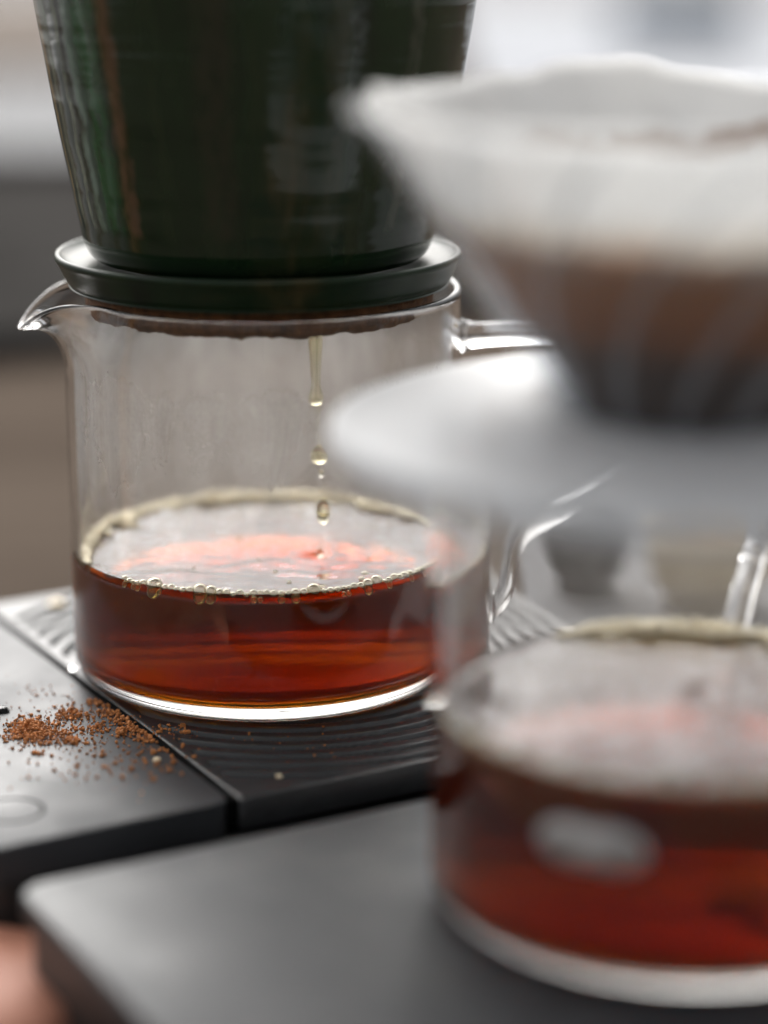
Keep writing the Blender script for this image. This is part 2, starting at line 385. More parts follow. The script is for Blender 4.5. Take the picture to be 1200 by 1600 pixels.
def drip_mat_mesh(x0, x1, y0, y1, cx, cyy):
    st = 0.00042; nx = int((x1 - x0) / st); ny = int((y1 - y0) / st)
    vs, fs = [], []
    for j in range(ny + 1):
        y = y0 + (y1 - y0) * j / ny
        for i in range(nx + 1):
            x = x0 + (x1 - x0) * i / nx
            r = sqrt((x - cx) ** 2 + (y - cyy) ** 2); z = 0.0
            k = (r - 0.0255) / 0.0049; f = abs(k - round(k)) * 0.0049
            if -0.4 < k < 9.35:
                inset = min(x - x0, x1 - x, y - y0, y1 - y)
                z = -0.0016 * (1 - sm(f, 0.00055, 0.00115)) * sm(inset, 0.0022, 0.0032)
            e = min(x - x0, x1 - x, y - y0, y1 - y)
            z -= 0.0003 * (1 - sm(e, 0, 0.0006))
            vs.append((x, y, z))
    w = nx + 1
    for j in range(ny):
        for i in range(nx):
            a = j * w + i; fs.append((a, a + 1, a + w + 1, a + w))
    b = len(vs)                                        # skirt
    ring = list(range(nx + 1)) + [k * w + nx for k in range(1, ny + 1)] + [ny * w + i for i in range(nx - 1, -1, -1)] + [k * w for k in range(ny - 1, 0, -1)]
    for k in ring: x, y, z = vs[k]; vs.append((x, y, -0.006))
    for k in range(len(ring)):
        l = (k + 1) % len(ring); fs.append((ring[l], ring[k], b + k, b + l))
    return mesh('drip_mat', vs, fs)

sc1 = thing('coffee_scale', 'black coffee scale with ring grooved drip mat under the green dripper and spilled grounds', 'scale', (0, 0, TZ), PHI, 'coffee scales')
def zl(o): o.location.z -= TZ; return o
zl(link('housing', panel_mesh(X0 + 0.001, X1 - 0.001, YF + 0.001, YB - 0.001, -0.0075, TZ + 0.003, 0.006), M_SIDE, sc1)); flat_auto(bpy.data.objects['housing'])
zl(flat_auto(link('display_panel', panel_mesh(X0, GX - 0.0006, YF, YB, 0.0, -0.0070, 0.004, 0.0005), M_SCALE, sc1), 50))
zl(link('seam_strip', rbox(0.0021, YB - YF - 0.002, 0.005, 0.0002, 1), M_GAP, sc1, (GX + 0.00035, 0.001, -0.0028), smooth=False))
zl(link('drip_mat', drip_mat_mesh(GX + 0.0011, X1, YF, YB, 0.006, 0.0), M_MAT, sc1))
for sx in (X0 + 0.014, X1 - 0.014):
    for sy in (YF + 0.014, YB - 0.014):
        v, f = lathe([(0, 0), (0.006, 0), (0.006, 0.0031), (0, 0.0031)], 20, False); link('foot', fix_normals(mesh('foot', v, f)), M_GAP, sc1, (sx, sy, 0))
# the touch key printed at the panel's corner: a thin ring with a dot
v, f = lathe([(0.0062, 0.0), (0.0062, 0.00006), (0.0054, 0.00006), (0.0054, 0.0)], 48, True)
zl(link('touch_key', fix_normals(mesh('touch_key', v, f)), M_PRINT, sc1, (-0.0785, -0.0525, 0.00002)))

FYF, FYB = -0.226, -0.0845                            # the front scale in the same local frame
fc = frame(0, 0)
sc2 = thing('coffee_scale', 'plain smooth dark grey scale in the near foreground under the nearer glass', 'scale', (0, 0, TZ), PHI, 'coffee scales')
zl(flat_auto(link('housing', panel_mesh(X0 + 0.001, X1, FYF + 0.001, FYB - 0.001, -0.0040, TZ + 0.003, 0.007), M_SIDE, sc2)))
zl(flat_auto(link('weighing_plate', panel_mesh(X0, 0.100, FYF, FYB, 0.0, -0.0036, 0.006, 0.0010), M_SCALE, sc2), 50))
for sx in (X0 + 0.014, X1 - 0.014):
    for sy in (FYF + 0.014, FYB - 0.014):
        v, f = lathe([(0, 0), (0.006, 0), (0.006, 0.0031), (0, 0.0031)], 20, False); link('foot', fix_normals(mesh('foot', v, f)), M_GAP, sc2, (sx, sy, 0))

# ------------------------------------------------------------------ glass servers
RO, WALL, H = 0.0415, 0.0017, 0.083
RI = RO - WALL
BASE = 0.0034
def server(label, loc, rz, spout_az, group='glass coffee servers'):
    t = thing('glass_server', label, 'glass server', loc, rz, group)
    prof = [(0, 0.0009), (0.030, 0.0009), (0.0335, 0.0002), (0.0365, 0.0)]
    for k in range(1, 9):
        a = radians(90 * k / 8); prof.append((0.0365 + 0.005 * sin(a), 0.005 * (1 - cos(a))))
    for k in range(1, 18): prof.append((RO, 0.005 + (0.056 - 0.005) * k / 17))
    for k in range(1, 25): prof.append((RO, 0.056 + (H - 0.0009 - 0.056) * k / 24))
    for k in range(1, 8):
        a = radians(180 * k / 8); prof.append((RO - WALL / 2 + (WALL / 2) * cos(a), H - 0.0009 + 0.0010 * sin(a)))
    for k in range(24, -1, -1): prof.append((RI, 0.056 + (H - 0.0009 - 0.056) * k / 24))
    for k in range(16, 0, -1): prof.append((RI, 0.008 + (0.056 - 0.008) * k / 17))
    for k in range(0, 9):
        a = radians(90 * k / 8); prof.append((RI - 0.0045 + 0.0045 * cos(a), BASE + 0.0045 - 0.0045 * sin(a)))
    prof += [(0.02, BASE), (0, BASE)]
    def fn(p, a, r, z):
        d = (a - spout_az + pi) % (2 * pi) - pi
        w = exp(-(d / 0.33) ** 2)
        tt = sm(z, 0.064, H + 0.001)
        push = 0.0098 * w * tt ** 1.9
        # the lip is drawn out, pinched at its sides and droops at its end
        pinch = -0.0016 * exp(-((abs(d) - 0.55) / 0.18) ** 2) * tt ** 2
        rr = r + push + pinch
        zz = z - 0.0078 * w * w * sm(z, 0.070, H + 0.001) ** 2
        aa = a - d * 0.22 * w * tt
        return (rr * cos(aa), rr * sin(aa), zz)
    v, f = lathe(prof, 224, False, fn)
    link('body', fix_normals(mesh('body', v, f)), M_GLASS, t)
    # ear-shaped rod handle opposite the spout
    ha = spout_az + pi; hx, hy = cos(ha), sin(ha)
    path = [(0.0409, 0.0712), (0.0428, 0.0712), (0.047, 0.0713), (0.056, 0.0715), (0.066, 0.0708), (0.0735, 0.0660), (0.0765, 0.0560), (0.0755, 0.0440), (0.0690, 0.0395),
            (0.0600, 0.0350), (0.0535, 0.0305), (0.0498, 0.0250), (0.0478, 0.0190), (0.0465, 0.0145), (0.0436, 0.0122), (0.0409, 0.0118)]
    sp = spline([(p[0] * hx, p[0] * hy, p[1]) for p in path], 8)
    rad = []
    for q in sp:
        rr = sqrt(q.x ** 2 + q.y ** 2); rad.append(0.0026 + 0.0019 * exp(-((rr - 0.0409) / 0.0022) ** 1.4 if rr > 0.0409 else 0))
    v, f = tube(sp, rad, 24, True)
    link('handle', fix_normals(mesh('handle', v, f)), M_GLASS, t)
    return t

LZ = 0.0270
sv1 = server('sharp glass server half full of coffee, below the green dripper, spout to the left', (0, 0, 0), 0, radians(188))
FX, FY, FLZ = 0.0746, -0.1205, 0.0340
sv2 = server('blurred nearer glass server of coffee below the white dripper, at the right edge', (FX, FY, 0), 0, radians(252))

def film(t, z0, z1, amt):
    n = 160; vs, fs = [], []
    r = RI - 0.00012; nz = 14
    for j in range(nz + 1):
        for i in range(n):
            a = 2 * pi * i / n; vs.append((r * cos(a), r * sin(a), z0 + (z1 - z0) * j / nz))
    for j in range(nz):
        for i in range(n):
            k = (i + 1) % n; fs.append((j * n + i, j * n + k, (j + 1) * n + k, (j + 1) * n + i))
    o = link('condensation', mesh('condensation', vs, fs), amt, t); o['kind'] = 'stuff'; return o
film(sv1, LZ + 0.001, 0.0765, M_FILM)
film(sv2, FLZ + 0.001, 0.0765, mat_film('light condensation', 0.20))

# ------------------------------------------------------------------ coffee in the servers
IMP = (0.0112, -0.0095)
def coffee(label, loc, level, impact, amp, seed, group='coffee in the glass servers'):
    t = thing('coffee', label, 'coffee', (loc[0], loc[1], BASE), 0, group)
    RL = RI + 0.00015; n = 256; nr = 110
    def hgt(x, y):
        r = sqrt(x * x + y * y)
        q = Vector((x * 62 + seed, y * 105, seed)); h = 0.55 * noise.noise(q) + 0.30 * noise.noise(q * 2.3) + 0.20 * noise.noise(q * 5.1) + 0.09 * noise.noise(q * 11)
        h += 0.35 * abs(noise.noise(Vector((x * 40 + 3 * seed, y * 150, seed))))
        h *= amp
        d = sqrt((x - impact[0]) ** 2 + (y - impact[1]) ** 2)
        h += 0.00027 * cos(d * 2 * pi / 0.0046) * exp(-d / 0.0095) - 0.0013 * exp(-(d / 0.0017) ** 2)
        h *= 1 - sm(r, RI - 0.003, RI)
        h += 0.0009 * exp(-(RI - r) / 0.0011)                      # meniscus
        return h
    vs, fs = [(0, 0, level - BASE + hgt(0, 0))], []
    for j in range(1, nr + 1):
        r = RL * (j / nr) ** 0.8
        for i in range(n):
            a = 2 * pi * i / n; x, y = r * cos(a), r * sin(a); vs.append((x, y, level - BASE + hgt(x, y)))
    for i in range(n): fs.append((0, 1 + i, 1 + (i + 1) % n))
    for j in range(nr - 1):
        o = 1 + j * n
        for i in range(n):
            k = (i + 1) % n; fs.append((o + i, o + n + i, o + n + k, o + k))
    low = [(RL, level - BASE - 0.0015), (RL, (level - BASE) / 2), (RL, 0.006)]
    for k in range(1, 7):
        a = radians(90 * k / 6); low.append((RL - 0.0046 + 0.0046 * cos(a), 0.0045 - 0.0046 * sin(a)))
    last = 1 + (nr - 1) * n
    for r, z in low:
        b = len(vs)
        for i in range(n):
            a = 2 * pi * i / n; vs.append((r * cos(a), r * sin(a), z))
        for i in range(n):
            k = (i + 1) % n; fs.append((last + i, b + i, b + k, last + k))
        last = b
    b = len(vs); vs.append((0, 0, low[-1][1]))
    for i in range(n): fs.append((last + (i + 1) % n, last + i, b))
    o = link('liquid', fix_normals(mesh('liquid', vs, fs)), M_COFFEE, t)
    return t, hgt

cf1, H1 = coffee('deep red coffee with a chain of bubbles in the sharp glass server', (0, 0), LZ, IMP, 0.00070, 3.1)
cf2, H2 = coffee('blurred dark red coffee in the nearer glass server', (FX, FY), FLZ, (0.004, 0.006), 0.0008, 9.4)

bm = bmesh.new(); bmesh.ops.create_uvsphere(bm, u_segments=24, v_segments=14, radius=1.0)
BUB = bpy.data.meshes.new('bubble'); bm.to_mesh(BUB); bm.free(); BUB.materials.append(M_BUB); BUB.polygons.foreach_set('use_smooth', [True] * len(BUB.polygons))
BEAD = BUB.copy(); BEAD.materials.clear(); BEAD.materials.append(mat_bubble('bead skin', (1.0, 0.94, 0.76), 0.42))
def bubble(t, x, y, z, r, sq=0.8, me=None):
    o = bpy.data.objects.new('bubble', me or BUB); C.objects.link(o); o.parent = t; o.location = (x, y, z); o.scale = (r, r, r * sq); return o
def bubble_chain(t, level, a0, a1, rmin, rmax, big, jit=0.0003, density=1.0, cap=170):
    a = a0; cnt = 0
    while a < a1 and cnt < cap:
        r = random.uniform(rmin, rmax)
        if random.random() < big: r *= random.uniform(1.35, 1.9)
        da = r * 2.0 / RI * density; a += da / 2
        d = RI - r - 0.00005
        bubble(t, d * cos(a), d * sin(a), level - BASE + 0.0009 + random.uniform(-jit, jit), r, 0.8, BEAD); cnt += 1
        if (r > rmax * 1.1 and random.random() < 0.7) or random.random() < 0.25:              # the big ones also hang below the waterline
            bubble(t, (d - 0.0002) * cos(a), (d - 0.0002) * sin(a), level - BASE - 0.0004 - r * 0.4, r * 0.85)
        a += da / 2
    return cnt
bubble_chain(cf1, LZ, radians(-134), radians(-40), 0.00056, 0.00092, 0.12, density=0.90)
bubble_chain(cf1, LZ, radians(-40), radians(10), 0.00042, 0.00068, 0.08, density=0.9)
for a, r in ((-158, .0008), (-155, .0005), (-151, .0004), (-160, .0004)):
    bubble(cf1, (RI - r) * cos(radians(a)), (RI - r) * sin(radians(a)), LZ - BASE - 0.0003, r, 1)
for x, y, r in ((0.0205, -0.026, .0007), (0.0212, -0.0225, .0008), (0.003, -0.0215, .0005), (0.006, -0.028, .00055), (-0.006, 0.004, .0006), (0.022, -0.011, .0005), (-0.014, -0.018, .0004), (0.026, -0.004, .0006), (-0.001, -0.012, .0004)):
    bubble(cf1, x, y, LZ - BASE + H1(x, y), r, 0.7)

ICO = bmesh.new(); bmesh.ops.create_icosphere(ICO, subdivisions=2, radius=1.0)
IV = [v.co.copy() for v in ICO.verts]; IF = [tuple(v.index for v in f.verts) for f in ICO.faces]; ICO.free()
def foam(t, level, a0, a1, count, width, rlo, rhi, height):
    vs, fs = [], []
    for _ in range(count):
        a = random.uniform(a0, a1); edge = min(1, (a - a0) / 0.25, (a1 - a) / 0.25)
        wob = 0.50 + 0.9 * noise.noise(Vector((a * 5, 0, 5))) + 0.5 * noise.noise(Vector((a * 17, 0, 9)))
        u = random.random() ** 1.5 * max(0.15, wob) * max(0.1, edge)
        r = rlo + (rhi - rlo) * random.random() ** 1.6
        rr = RI - r - u * width; z = level - BASE + r * 0.3 + random.random() ** 1.4 * height * (1 - u) * max(0.15, edge) * max(0.25, min(1.2, wob + 0.3))
        p = Vector((rr * cos(a), rr * sin(a), z)); b = len(vs)
        for q in IV: vs.append(p + q * r)
        for q in IF: fs.append(tuple(b + k for k in q))
    o = link('foam', mesh('foam', vs, fs), M_FOAM, t); o['kind'] = 'stuff'; return o
foam(cf1, LZ, radians(20), radians(205), 1500, 0.0060, 0.00026, 0.00085, 0.0012)
foam(cf2, FLZ, radians(30), radians(118), 1500, 0.0055, 0.0003, 0.0009, 0.0022)
bubble_chain(cf2, FLZ, radians(-170), radians(-20), 0.0005, 0.0009, 0.10, cap=90)

# ------------------------------------------------------------------ stream and drops
st = thing('coffee_stream', 'thin pale amber stream hanging from the green dripper', 'coffee stream', (IMP[0], IMP[1], 0.0765))
def body_of_rev(name, prof, mat, parent, loc, n=32):
    v, f = lathe(prof, n, False); return link(name, fix_normals(mesh(name, v, f)), mat, parent, loc)
# z runs down from the clay underside (0.0765) to the bulb (about 0.0598)
body_of_rev('stream', [(0, 0.0015), (0.0022, 0.0012), (0.00165, -0.001), (0.00150, -0.004), (0.00128, -0.0065), (0.00118, -0.008), (0.00098, -0.0112), (0.00092, -0.0128), (0.00115, -0.0138),
                       (0.00146, -0.0148), (0.00152, -0.0157), (0.00122, -0.0166), (0.0006, -0.0171), (0, -0.0172)], M_DRIP, st, (0, 0, 0))
thr = [(0, -0.0165), (0.0006, -0.0172)]
for k in range(1, 9): thr.append((0.00042 + 0.00016 * sin(k * 2.3), -0.0172 - 0.0011 * k))
thr += [(0, -0.0265)]
body_of_rev('thread', thr, M_DRIP, st, (0.0004, 0, 0), 16)
def drop(label, z, rx, up, dn, dx=0.0):
    pr = [(0, up)]
    for k in range(1, 16):
        a = pi * k / 16; rr = rx * sin(a) ** (1.0 if k > 7 else 1.25); pr.append((rr, up * cos(a) if cos(a) > 0 else dn * cos(a)))
    pr.append((0, -dn))
    o = body_of_rev('coffee_drop', pr, M_DRIP, None, (IMP[0] + dx, IMP[1], z)); tag(o, label, 'coffee drop', 'falling coffee drops'); return o
drop('round amber drop falling, just above the far foam ring', 0.0486, 0.00185, 0.0024, 0.0015, 0.0006)
drop('tiniest clear drop right under the round amber drop', 0.0449, 0.00062, 0.0009, 0.0007, 0.0009)
drop('long amber drop about to hit the coffee surface', 0.0369, 0.00145, 0.0026, 0.0030, 0.0013)
drop('small dark crown drop rising from the ripple rings', LZ + 0.0007, 0.0008, 0.0010, 0.0009, 0.0006)

# ------------------------------------------------------------------ green dripper
gd = thing('green_dripper', 'dark green glazed ceramic dripper on top of the sharp glass server', 'coffee dripper', (-0.0006, 0, 0.0835)); gd.rotation_euler = (radians(-0.8), 0, 0)
def gz(o): o.location.z -= 0.0832; return o
prof = []
outer = [(0.0335, 0.0890), (0.0350, 0.0903), (0.0362, 0.0930), (0.0369, 0.0965), (0.0385, 0.105), (0.0407, 0.1165), (0.0428, 0.129), (0.0447, 0.141), (0.0463, 0.153), (0.0478, 0.166), (0.0488, 0.176)]
sp = spline([(p[0], 0, p[1]) for p in outer], 8)
prof += [(q.x, q.z) for q in sp]
prof += [(0.0484, 0.1775), (0.0474, 0.1780), (0.0463, 0.1772), (0.0452, 0.172), (0.0425, 0.150), (0.0385, 0.125), (0.034, 0.106), (0.028, 0.0965), (0.012, 0.0945), (0.0, 0.0945)]
v, f = lathe([(0, 0.0893)] + prof, 192, False)
gz(link('body', fix_normals(mesh('body', v, f)), M_GLAZE, gd))
sau = [(0.0300, 0.0892), (0.0355, 0.0897), (0.0392, 0.0901), (0.0416, 0.0908), (0.0426, 0.0914), (0.0433, 0.0914), (0.0436, 0.0909), (0.0435, 0.0902), (0.0431, 0.0895), (0.0424, 0.0880), (0.0414, 0.0862),
       (0.0402, 0.0848), (0.0392, 0.0838), (0.0388, 0.0834), (0.030, 0.0834)]
sp = spline([(p[0] - 0.0014 * sm(p[0], 0.0390, 0.0430), 0, p[1] - 0.0012 * sm(p[1], 0.0838, 0.0900)) for p in sau], 4)
v, f = lathe([(q.x, q.z) for q in sp], 192, True)
gz(link('saucer', fix_normals(mesh('saucer', v, f)), M_GLAZE_SATIN, gd))
def rough(p, a, r, z):
    if z < 0.0795:
        k = 0.0008 * noise.noise(Vector((p[0] * 260, p[1] * 260, 1))) + 0.0005 * noise.noise(Vector((p[0] * 800, p[1] * 800, 4)))
        return (p[0], p[1], z + k)
    return p
v, f = lathe([(0, 0.0778), (0.012, 0.0777), (0.024, 0.0776), (0.030, 0.0776), (0.0335, 0.0777), (0.0352, 0.0781), (0.0360, 0.0790), (0.0362, 0.0800), (0.0362, 0.0836), (0, 0.0836)], 220, False, rough)
gz(link('base_ring', fix_normals(mesh('base_ring', v, f)), M_CLAY, gd))

# ------------------------------------------------------------------ white dripper, paper, grounds bed
wd = thing('white_dripper', 'blurred milky white plastic cone dripper on the nearer glass server', 'coffee dripper', (FX, FY, 0.0832))
def wz(o): o.location.z -= 0.0832; return o
ZT, RT, ZB, RB = 0.1305, 0.0547, 0.0822, 0.0200
cone = [(RB - 0.005, 0.0750), (RB, ZB)]
for k in range(1, 13): cone.append((RB + (RT - RB) * k / 12, ZB + (ZT - ZB) * k / 12))
cone += [(RT + 0.0012, ZT + 0.0006), (RT + 0.0012, ZT + 0.0020), (RT - 0.0006, ZT + 0.0022), (RT - 0.0018, ZT + 0.0008)]
for k in range(11, -1, -1): cone.append((RB + (RT - RB) * k / 12 - 0.0020, ZB + (ZT - ZB) * k / 12 + 0.0004))
cone += [(RB - 0.007, 0.0754)]
v, f = lathe(cone, 160, True); wz(link('cone', fix_normals(mesh('cone', v, f)), M_PLAS, wd))
for k in range(14):                                    # spiral ribs inside the cone
    pts = []
    for q in range(13):
        u = q / 12; r = RB + (RT - RB) * u - 0.0030; z = ZB + (ZT - ZB) * u + 0.0004; a = 2 * pi * k / 14 + 0.75 * u ** 1.3
        pts.append((r * cos(a), r * sin(a), z))
    v, f = tube(pts, [0.0009] * 12 + [0.0004], 8, True); wz(link('rib', fix_normals(mesh('rib', v, f)), M_RIB, wd))
plate = [(RB - 0.0020, 0.0846), (0.0300, 0.0848), (0.0450, 0.0842), (0.0540, 0.0822), (0.0565, 0.0823), (0.0580, 0.0817), (0.0583, 0.0795), (0.0572, 0.0773), (0.0545, 0.0768), (0.0480, 0.0800), (0.0445, 0.0831), (0.0400, 0.0834), (RB - 0.0020, 0.0832)]
v, f = lathe(plate, 160, True); wz(link('plate', fix_normals(mesh('plate', v, f)), M_PLAS2, wd))
nk = [(0.0235, 0.0834), (0.0235, 0.0740), (0.0215, 0.0738), (0.0215, 0.0834)]
v, f = lathe(nk, 96, True); wz(flat_auto(link('collar', fix_normals(mesh('collar', v, f)), M_PLAS2, wd)))
sk = [(0.0085, 0.0834), (0.0075, 0.0700), (0.0060, 0.0700), (0.0068, 0.0834)]
v, f = lathe(sk, 64, True); wz(flat_auto(link('outlet', fix_normals(mesh('outlet', v, f)), M_PLAS2, wd)))
hp = spline([(0.052, 0.004, 0.083), (0.066, 0.006, 0.088), (0.080, 0.006, 0.104), (0.078, 0.005, 0.122), (0.062, 0.003, 0.129), (0.053, 0.002, 0.127)], 8)
v, f = tube(hp, [0.0035] * len(hp), 14, True); wz(link('handle', fix_normals(mesh('handle', v, f)), M_PLAS2, wd))

# paper cone with a wavy top edge, open at the top
n = 240; vs, fs = [], []; nz = 26
for j in range(nz + 1):
    u = j / nz
    for i in range(n):
        a = 2 * pi * i / n
        top = 0.1326 + 0.0008 * sin(a * 9 + 0.6) + 0.0034 * exp(-(((a - 1.80) / 0.22) ** 4)) + 0.0005 * sin(a * 2 + 2)
        z = 0.0770 + (top - 0.0770) * u
        r = max(0.002, RB + (RT - RB) * (z - ZB) / (ZT - ZB) - 0.0048) + 0.0007 * u * sin(a * 18) + (0.0010 * sm(z, 0.124, 0.133) * sin(a * 9 + 2))
        vs.append((r * cos(a), r * sin(a), z))
for j in range(nz):
    for i in range(n):
        k = (i + 1) % n; fs.append((j * n + i, j * n + k, (j + 1) * n + k, (j + 1) * n + i))
pp = link('filter_paper', mesh('filter_paper', vs, fs), M_PAPER, None, (FX, FY, 0)); tag(pp, 'blurred white paper filter with a coffee stained lower half, inside the white dripper', 'paper filter')
md = pp.modifiers.new('thick', 'SOLIDIFY'); md.thickness = 0.00025
# bed of wet grounds
vs, fs = [(0, 0, 0.1128)], []
for j in range(1, 20):
    r = (RB + (RT - RB) * (0.1150 - ZB) / (ZT - ZB) - 0.0056) * j / 19
    for i in range(96):
        a = 2 * pi * i / 96; x, y = r * cos(a), r * sin(a); vs.append((x, y, 0.1128 + 0.002 * (j / 19) ** 3 + 0.0006 * noise.noise(Vector((x * 500, y * 500, 0)))))
for i in range(96): fs.append((0, 1 + i, 1 + (i + 1) % 96))
for j in range(18):
    for i in range(96):
        o_ = 1 + j * 96; k = (i + 1) % 96; fs.append((o_ + i, o_ + 96 + i, o_ + 96 + k, o_ + k))
b = len(vs); vs.append((0, 0, 0.0830)); o_ = 1 + 18 * 96
for i in range(96): fs.append((o_ + i, b, o_ + (i + 1) % 96))
gb = link('grounds_bed', fix_normals(mesh('grounds_bed', vs, fs)), M_BED, None, (FX, FY, 0)); tag(gb, 'wet brown coffee grounds settled inside the paper filter of the white dripper', 'coffee grounds', kind='stuff')

# ------------------------------------------------------------------ spilled grounds, chaff and water
def w_of(lx, ly): return frame(lx, ly)
def grain(vs, fs, p, r):
    b = len(vs); q = Vector((random.uniform(-1, 1), random.uniform(-1, 1), random.uniform(-1, 1))).normalized()
    sx, sy, sz = (random.uniform(0.6, 1.3) for _ in range(3)); seed = random.random() * 50
    R = q.to_track_quat('Z', 'Y').to_matrix()
    for c in IVL:
        k = 1 + 0.55 * noise.noise(Vector((c.x * 1.7 + seed, c.y * 1.7, c.z * 1.7))); d = R @ Vector((c.x * sx, c.y * sy, c.z * sz)); vs.append(p + d * r * k)
    for t in IFL: fs.append(tuple(b + k for k in t))
I1 = bmesh.new(); bmesh.ops.create_icosphere(I1, subdivisions=1, radius=1.0)
IVL = [v.co.copy() for v in I1.verts]; IFL = [tuple(v.index for v in f.verts) for f in I1.faces]; I1.free()
import colorsys
vs, fs = [], []
def pix(u, v, z=0.0):                                   # where the photograph shows the spill, on the panel's top
    t = radians(PITCH); F = Vector((0, cos(t), -sin(t))); U = Vector((0, sin(t), cos(t)))
    d = F + Vector((1, 0, 0)) * ((u - 600) / 3778) + U * ((800 - v) / 3778); k = (z - cam.location.z) / d.z
    return cam.location + d * k
def cluster(u, v, su, sv, n, rlo, rhi, pile=0.0):
    for _ in range(n):
        uu, vv = random.gauss(u, su), random.gauss(v, sv); p = pix(uu, vv)
        lx = p.x * cos(PHI) + p.y * sin(PHI); ly = -p.x * sin(PHI) + p.y * cos(PHI)
        if sqrt(p.x ** 2 + p.y ** 2) < RO + 0.0006 or ly < YF + 0.001 or lx < X0 + 0.001: continue
        r = rlo + (rhi - rlo) * random.random() ** 2.2
        e = exp(-((uu - u) / su) ** 2 / 2 - ((vv - v) / sv) ** 2 / 2)
        z = r * 0.55 + pile * e * random.random()
        if abs(lx - GX) < 0.0006: z -= 0.001
        grain(vs, fs, Vector((p.x, p.y, z)), r)
cluster(48, 1142, 19, 9, 800, 0.00010, 0.00045, 0.0016)
cluster(75, 1152, 30, 8, 300, 0.00010, 0.00042, 0.0008)
cluster(112, 1118, 14, 6, 170, 0.00012, 0.00045, 0.0010)
cluster(95, 1135, 40, 18, 240, 0.00010, 0.0004)
cluster(150, 1100, 7, 4, 60, 0.00012, 0.0005, 0.0006)
cluster(168, 1115, 12, 4, 90, 0.00012, 0.0005, 0.0006)
cluster(196, 1128, 12, 5, 110, 0.00012, 0.0005, 0.0006)
cluster(210, 1142, 10, 5, 80, 0.00012, 0.0005, 0.0006)
cluster(228, 1155, 8, 5, 60, 0.00014, 0.0005, 0.0006)
cluster(190, 1146, 4, 3, 45, 0.0002, 0.00055, 0.0008)
cluster(112, 1158, 6, 3, 60, 0.0002, 0.0005, 0.0008)
cluster(152, 1140, 10, 4, 60, 0.00014, 0.00045, 0.0003)
cluster(60, 1178, 6, 2, 22, 0.0002, 0.00045, 0.0004)
cluster(150, 1170, 80, 32, 240, 0.00012, 0.00048)
cluster(60, 1095, 40, 14, 60, 0.00010, 0.00032)
cluster(215, 1185, 45, 22, 60, 0.0002, 0.0006)
cluster(262, 1140, 14, 5, 34, 0.00014, 0.0005)
cluster(290, 1143, 3, 2, 8, 0.0003, 0.0006)
cluster(400, 1160, 120, 14, 30, 0.00014, 0.0004)
gr = link('spilled_grounds', mesh('spilled_grounds', vs, fs), M_GROUNDS, smooth=False); tag(gr, 'loose brown ground coffee spilled over the panel of the rear scale', 'coffee grounds', kind='stuff')

def flake(name, label, cat, u, v, r, mat, flat=0.35, grp=None, seed=1):
    p = pix(u, v); a_, b_ = [], []
    for c in IV:
        k = 1 + 0.35 * noise.noise(c * 1.3 + Vector((seed, 0, 0))); a_.append((c.x * r * k, c.y * r * k, max(-0.2 * r, c.z * r * flat * k)))
    o = link(name, mesh(name, a_, IF), mat, None, (p.x, p.y, 0.2 * r)); return tag(o, label, cat, grp)
flake('coffee_flake', 'pale cream flake lying on the grooves left of the sharp server', 'flake', 88, 946, 0.0021, M_CHAFF, 0.4, seed=2)
flake('coffee_flake', 'tiny pale speck at the front edge of the grooved mat', 'flake', 436, 1214, 0.0007, M_CHAFF, 0.6, seed=3)
flake('coffee_flake', 'single larger tan grain alone beside the joint of the rear scale', 'grain', 245, 1189, 0.0008, M_CHAFF, 0.8, seed=5)
flake('water_drop', 'clear water drop on the rear scale at the left picture edge', 'water drop', 4, 1112, 0.0016, M_WATER, 0.5, 'water drops on the rear scale', 7)
flake('water_drop', 'clear water drop at the left foot of the sharp server', 'water drop', 112, 1046, 0.0011, M_WATER, 0.5, 'water drops on the rear scale', 8)

# ------------------------------------------------------------------ blurred things further down the table
def bowl(name, label, cat, loc, r, h, mat, foot=0.5, wall=0.006):
    pr = [(0, 0.004), (r * foot * 0.9, 0.004), (r * foot * 0.92, 0), (r * foot, 0)]
    for k in range(0, 13):
        a = radians(90 * k / 12); pr.append((r * foot + (r - r * foot) * sin(a), 0.006 + (h - 0.006) * (1 - cos(a))))
    for k in range(12, -1, -1):
        a = radians(90 * k / 12); pr.append((max(0.001, r * foot + (r - r * foot) * sin(a) - wall), 0.006 + wall + (h - 0.006) * (1 - cos(a)) - (wall if k == 12 else 0)))
    pr.append((0, 0.006 + wall)); v, f = lathe(pr, 96, False)
    o = link(name, fix_normals(mesh(name, v, f)), mat, None, loc); return tag(o, label, cat)
def plate_(name, label, cat, loc, r, mat):
    v, f = lathe([(0, 0.004), (r * 0.6, 0.004), (r * 0.62, 0), (r * 0.66, 0), (r * 0.70, 0.004), (r * 0.97, 0.015), (r, 0.019), (r * 0.99, 0.022), (r * 0.95, 0.020), (r * 0.70, 0.010), (r * 0.62, 0.0085), (0, 0.0085)], 96, False)
    o = link(name, fix_normals(mesh(name, v, f)), mat, None, loc); return tag(o, label, cat)
plate_('plate', 'out of focus pale grey plate at the left edge behind the green dripper', 'plate', (-0.20, 1.22, TZ), 0.25, M_PALE)
o = flat_auto(link('cloth', panel_mesh(0.10, 0.72, 1.05, 2.9, TZ + 0.008, TZ + 0.0004, 0.04, 0.003), M_LINEN)); tag(o, 'out of focus bright white folded cloth behind the white dripper at the top right', 'cloth')
o = flat_auto(link('cloth', panel_mesh(-0.64, -0.02, 1.72, 2.9, TZ + 0.008, TZ + 0.0004, 0.04, 0.003), M_BEIGE)); tag(o, 'out of focus beige folded cloth at the far top left corner', 'cloth')
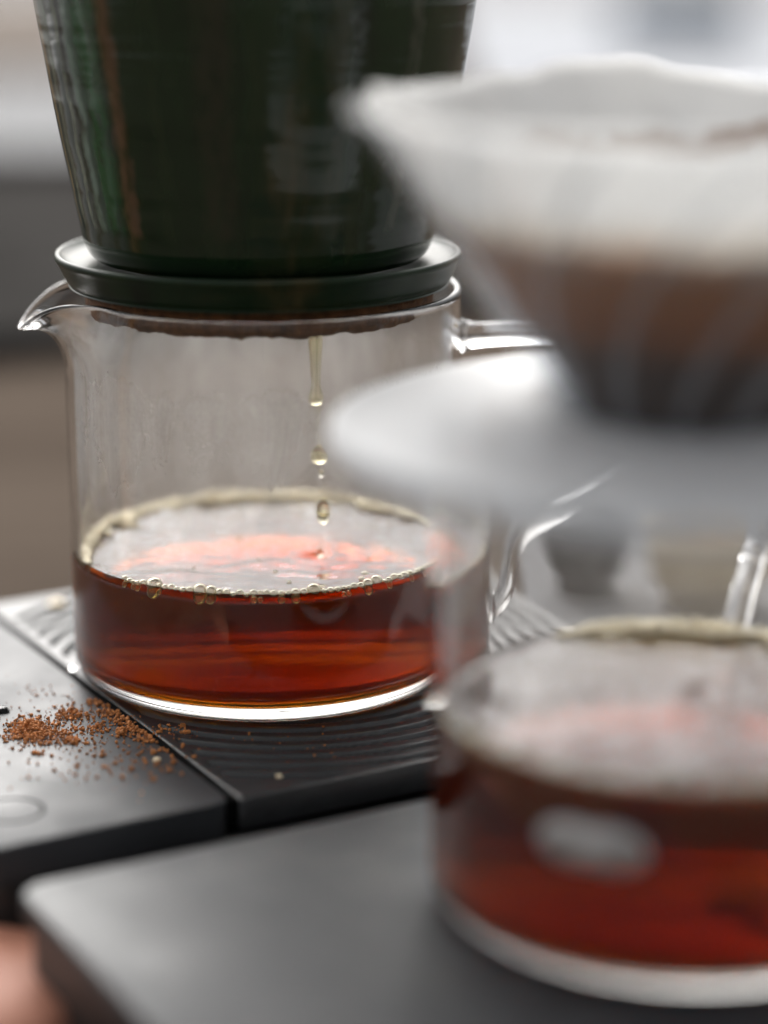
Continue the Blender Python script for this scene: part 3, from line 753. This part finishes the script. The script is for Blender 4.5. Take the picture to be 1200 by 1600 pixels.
o = flat_auto(link('box', rbox(0.13, 0.13, 0.05, 0.01, 4), M_BLUEG, None, (0.33, 2.05, TZ + 0.0335))); tag(o, 'out of focus blue grey box standing on the white cloth', 'box')
o = flat_auto(link('cloth', panel_mesh(0.055, 0.40, -0.06, 0.34, TZ + 0.004, TZ + 0.0004, 0.01, 0.002), M_CLOTH)); tag(o, 'blurred pale grey cloth lying behind the nearer glass server', 'cloth')
tr = flat_auto(link('tray', panel_mesh(-0.27, 0.27, -0.27, 0.27, 0.012, 0.0005, 0.05, 0.003), M_CHAR, None, (-0.17, 0.72, TZ))); tr.rotation_euler = (0, 0, radians(24)); tag(tr, 'out of focus flat charcoal tray lying behind the green dripper', 'tray')
bowl('cup', 'out of focus small black cup behind the nearer glass server', 'cup', (0.0765, 0.128, TZ + 0.0045), 0.013, 0.022, M_GAP, 0.7, 0.002)
bowl('cup', 'out of focus tan wooden cup behind the nearer glass server', 'cup', (0.1120, 0.112, TZ + 0.0045), 0.019, 0.022, M_TAN, 0.7, 0.003)
v, f = lathe([(0, 0.0), (0.020, 0.0), (0.024, 0.002), (0.0245, 0.008), (0.022, 0.012), (0.010, 0.0128), (0, 0.013)], 64, False)
o = link('coaster', fix_normals(mesh('coaster', v, f)), M_TERRA, None, (-0.0475, -0.125, TZ)); tag(o, 'blurred terracotta round coaster at the bottom left corner of the picture', 'coaster')

# added things, unseen left of the frame, made up to put stripes in the green glaze
v, f = lathe([(0, 0), (0.024, 0), (0.024, 0.004), (0.0205, 0.010), (0.0185, 0.055), (0.0165, 0.085), (0.0190, 0.100), (0.0200, 0.120), (0.0170, 0.140), (0.0080, 0.146), (0, 0.147)], 48, False)
o = link('wooden_prop', fix_normals(mesh('wooden_prop', v, f)), M_POST, None, (-0.235, -0.055, TZ)); tag(o, 'turned wooden grinder added unseen to be mirrored as a brown stripe in the green glaze', 'grinder_prop')
for px, py, pr_, ph_, wh in ((-0.30, 0.005, 0.022, 0.125, 'nearest and slimmest'), (-0.275, 0.085, 0.024, 0.135, 'middle'), (-0.245, 0.165, 0.030, 0.120, 'furthest and widest')):
    v, f = lathe([(0, 0), (pr_ - 0.002, 0), (pr_, 0.003), (pr_, ph_ - 0.006), (pr_ - 0.002, ph_ - 0.003), (0.010, ph_), (0, ph_)], 64, False)
    o = link('canister_prop', fix_normals(mesh('canister_prop', v, f)), M_WHITE, None, (px, py, TZ)); tag(o, wh + ' white canister added unseen to be mirrored as a pale stripe in the green glaze', 'canister_prop', 'added canisters left of the picture')

# white mark painting a specular highlight on the front wall of the nearer server
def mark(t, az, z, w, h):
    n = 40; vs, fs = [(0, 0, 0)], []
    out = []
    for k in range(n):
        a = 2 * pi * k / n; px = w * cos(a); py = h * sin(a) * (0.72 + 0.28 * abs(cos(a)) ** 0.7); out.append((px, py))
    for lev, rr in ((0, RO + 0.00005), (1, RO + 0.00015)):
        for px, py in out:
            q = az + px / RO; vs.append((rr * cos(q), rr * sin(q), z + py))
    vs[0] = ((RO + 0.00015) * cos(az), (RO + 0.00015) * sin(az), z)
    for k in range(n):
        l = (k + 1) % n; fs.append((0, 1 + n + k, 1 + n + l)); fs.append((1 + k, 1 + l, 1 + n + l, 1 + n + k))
    o = link('highlight_mark', fix_normals(mesh('highlight_mark', vs, fs)), M_HIGHLIGHT, t); o['label'] = 'blurred white mark painted as a highlight on the front wall'; return o
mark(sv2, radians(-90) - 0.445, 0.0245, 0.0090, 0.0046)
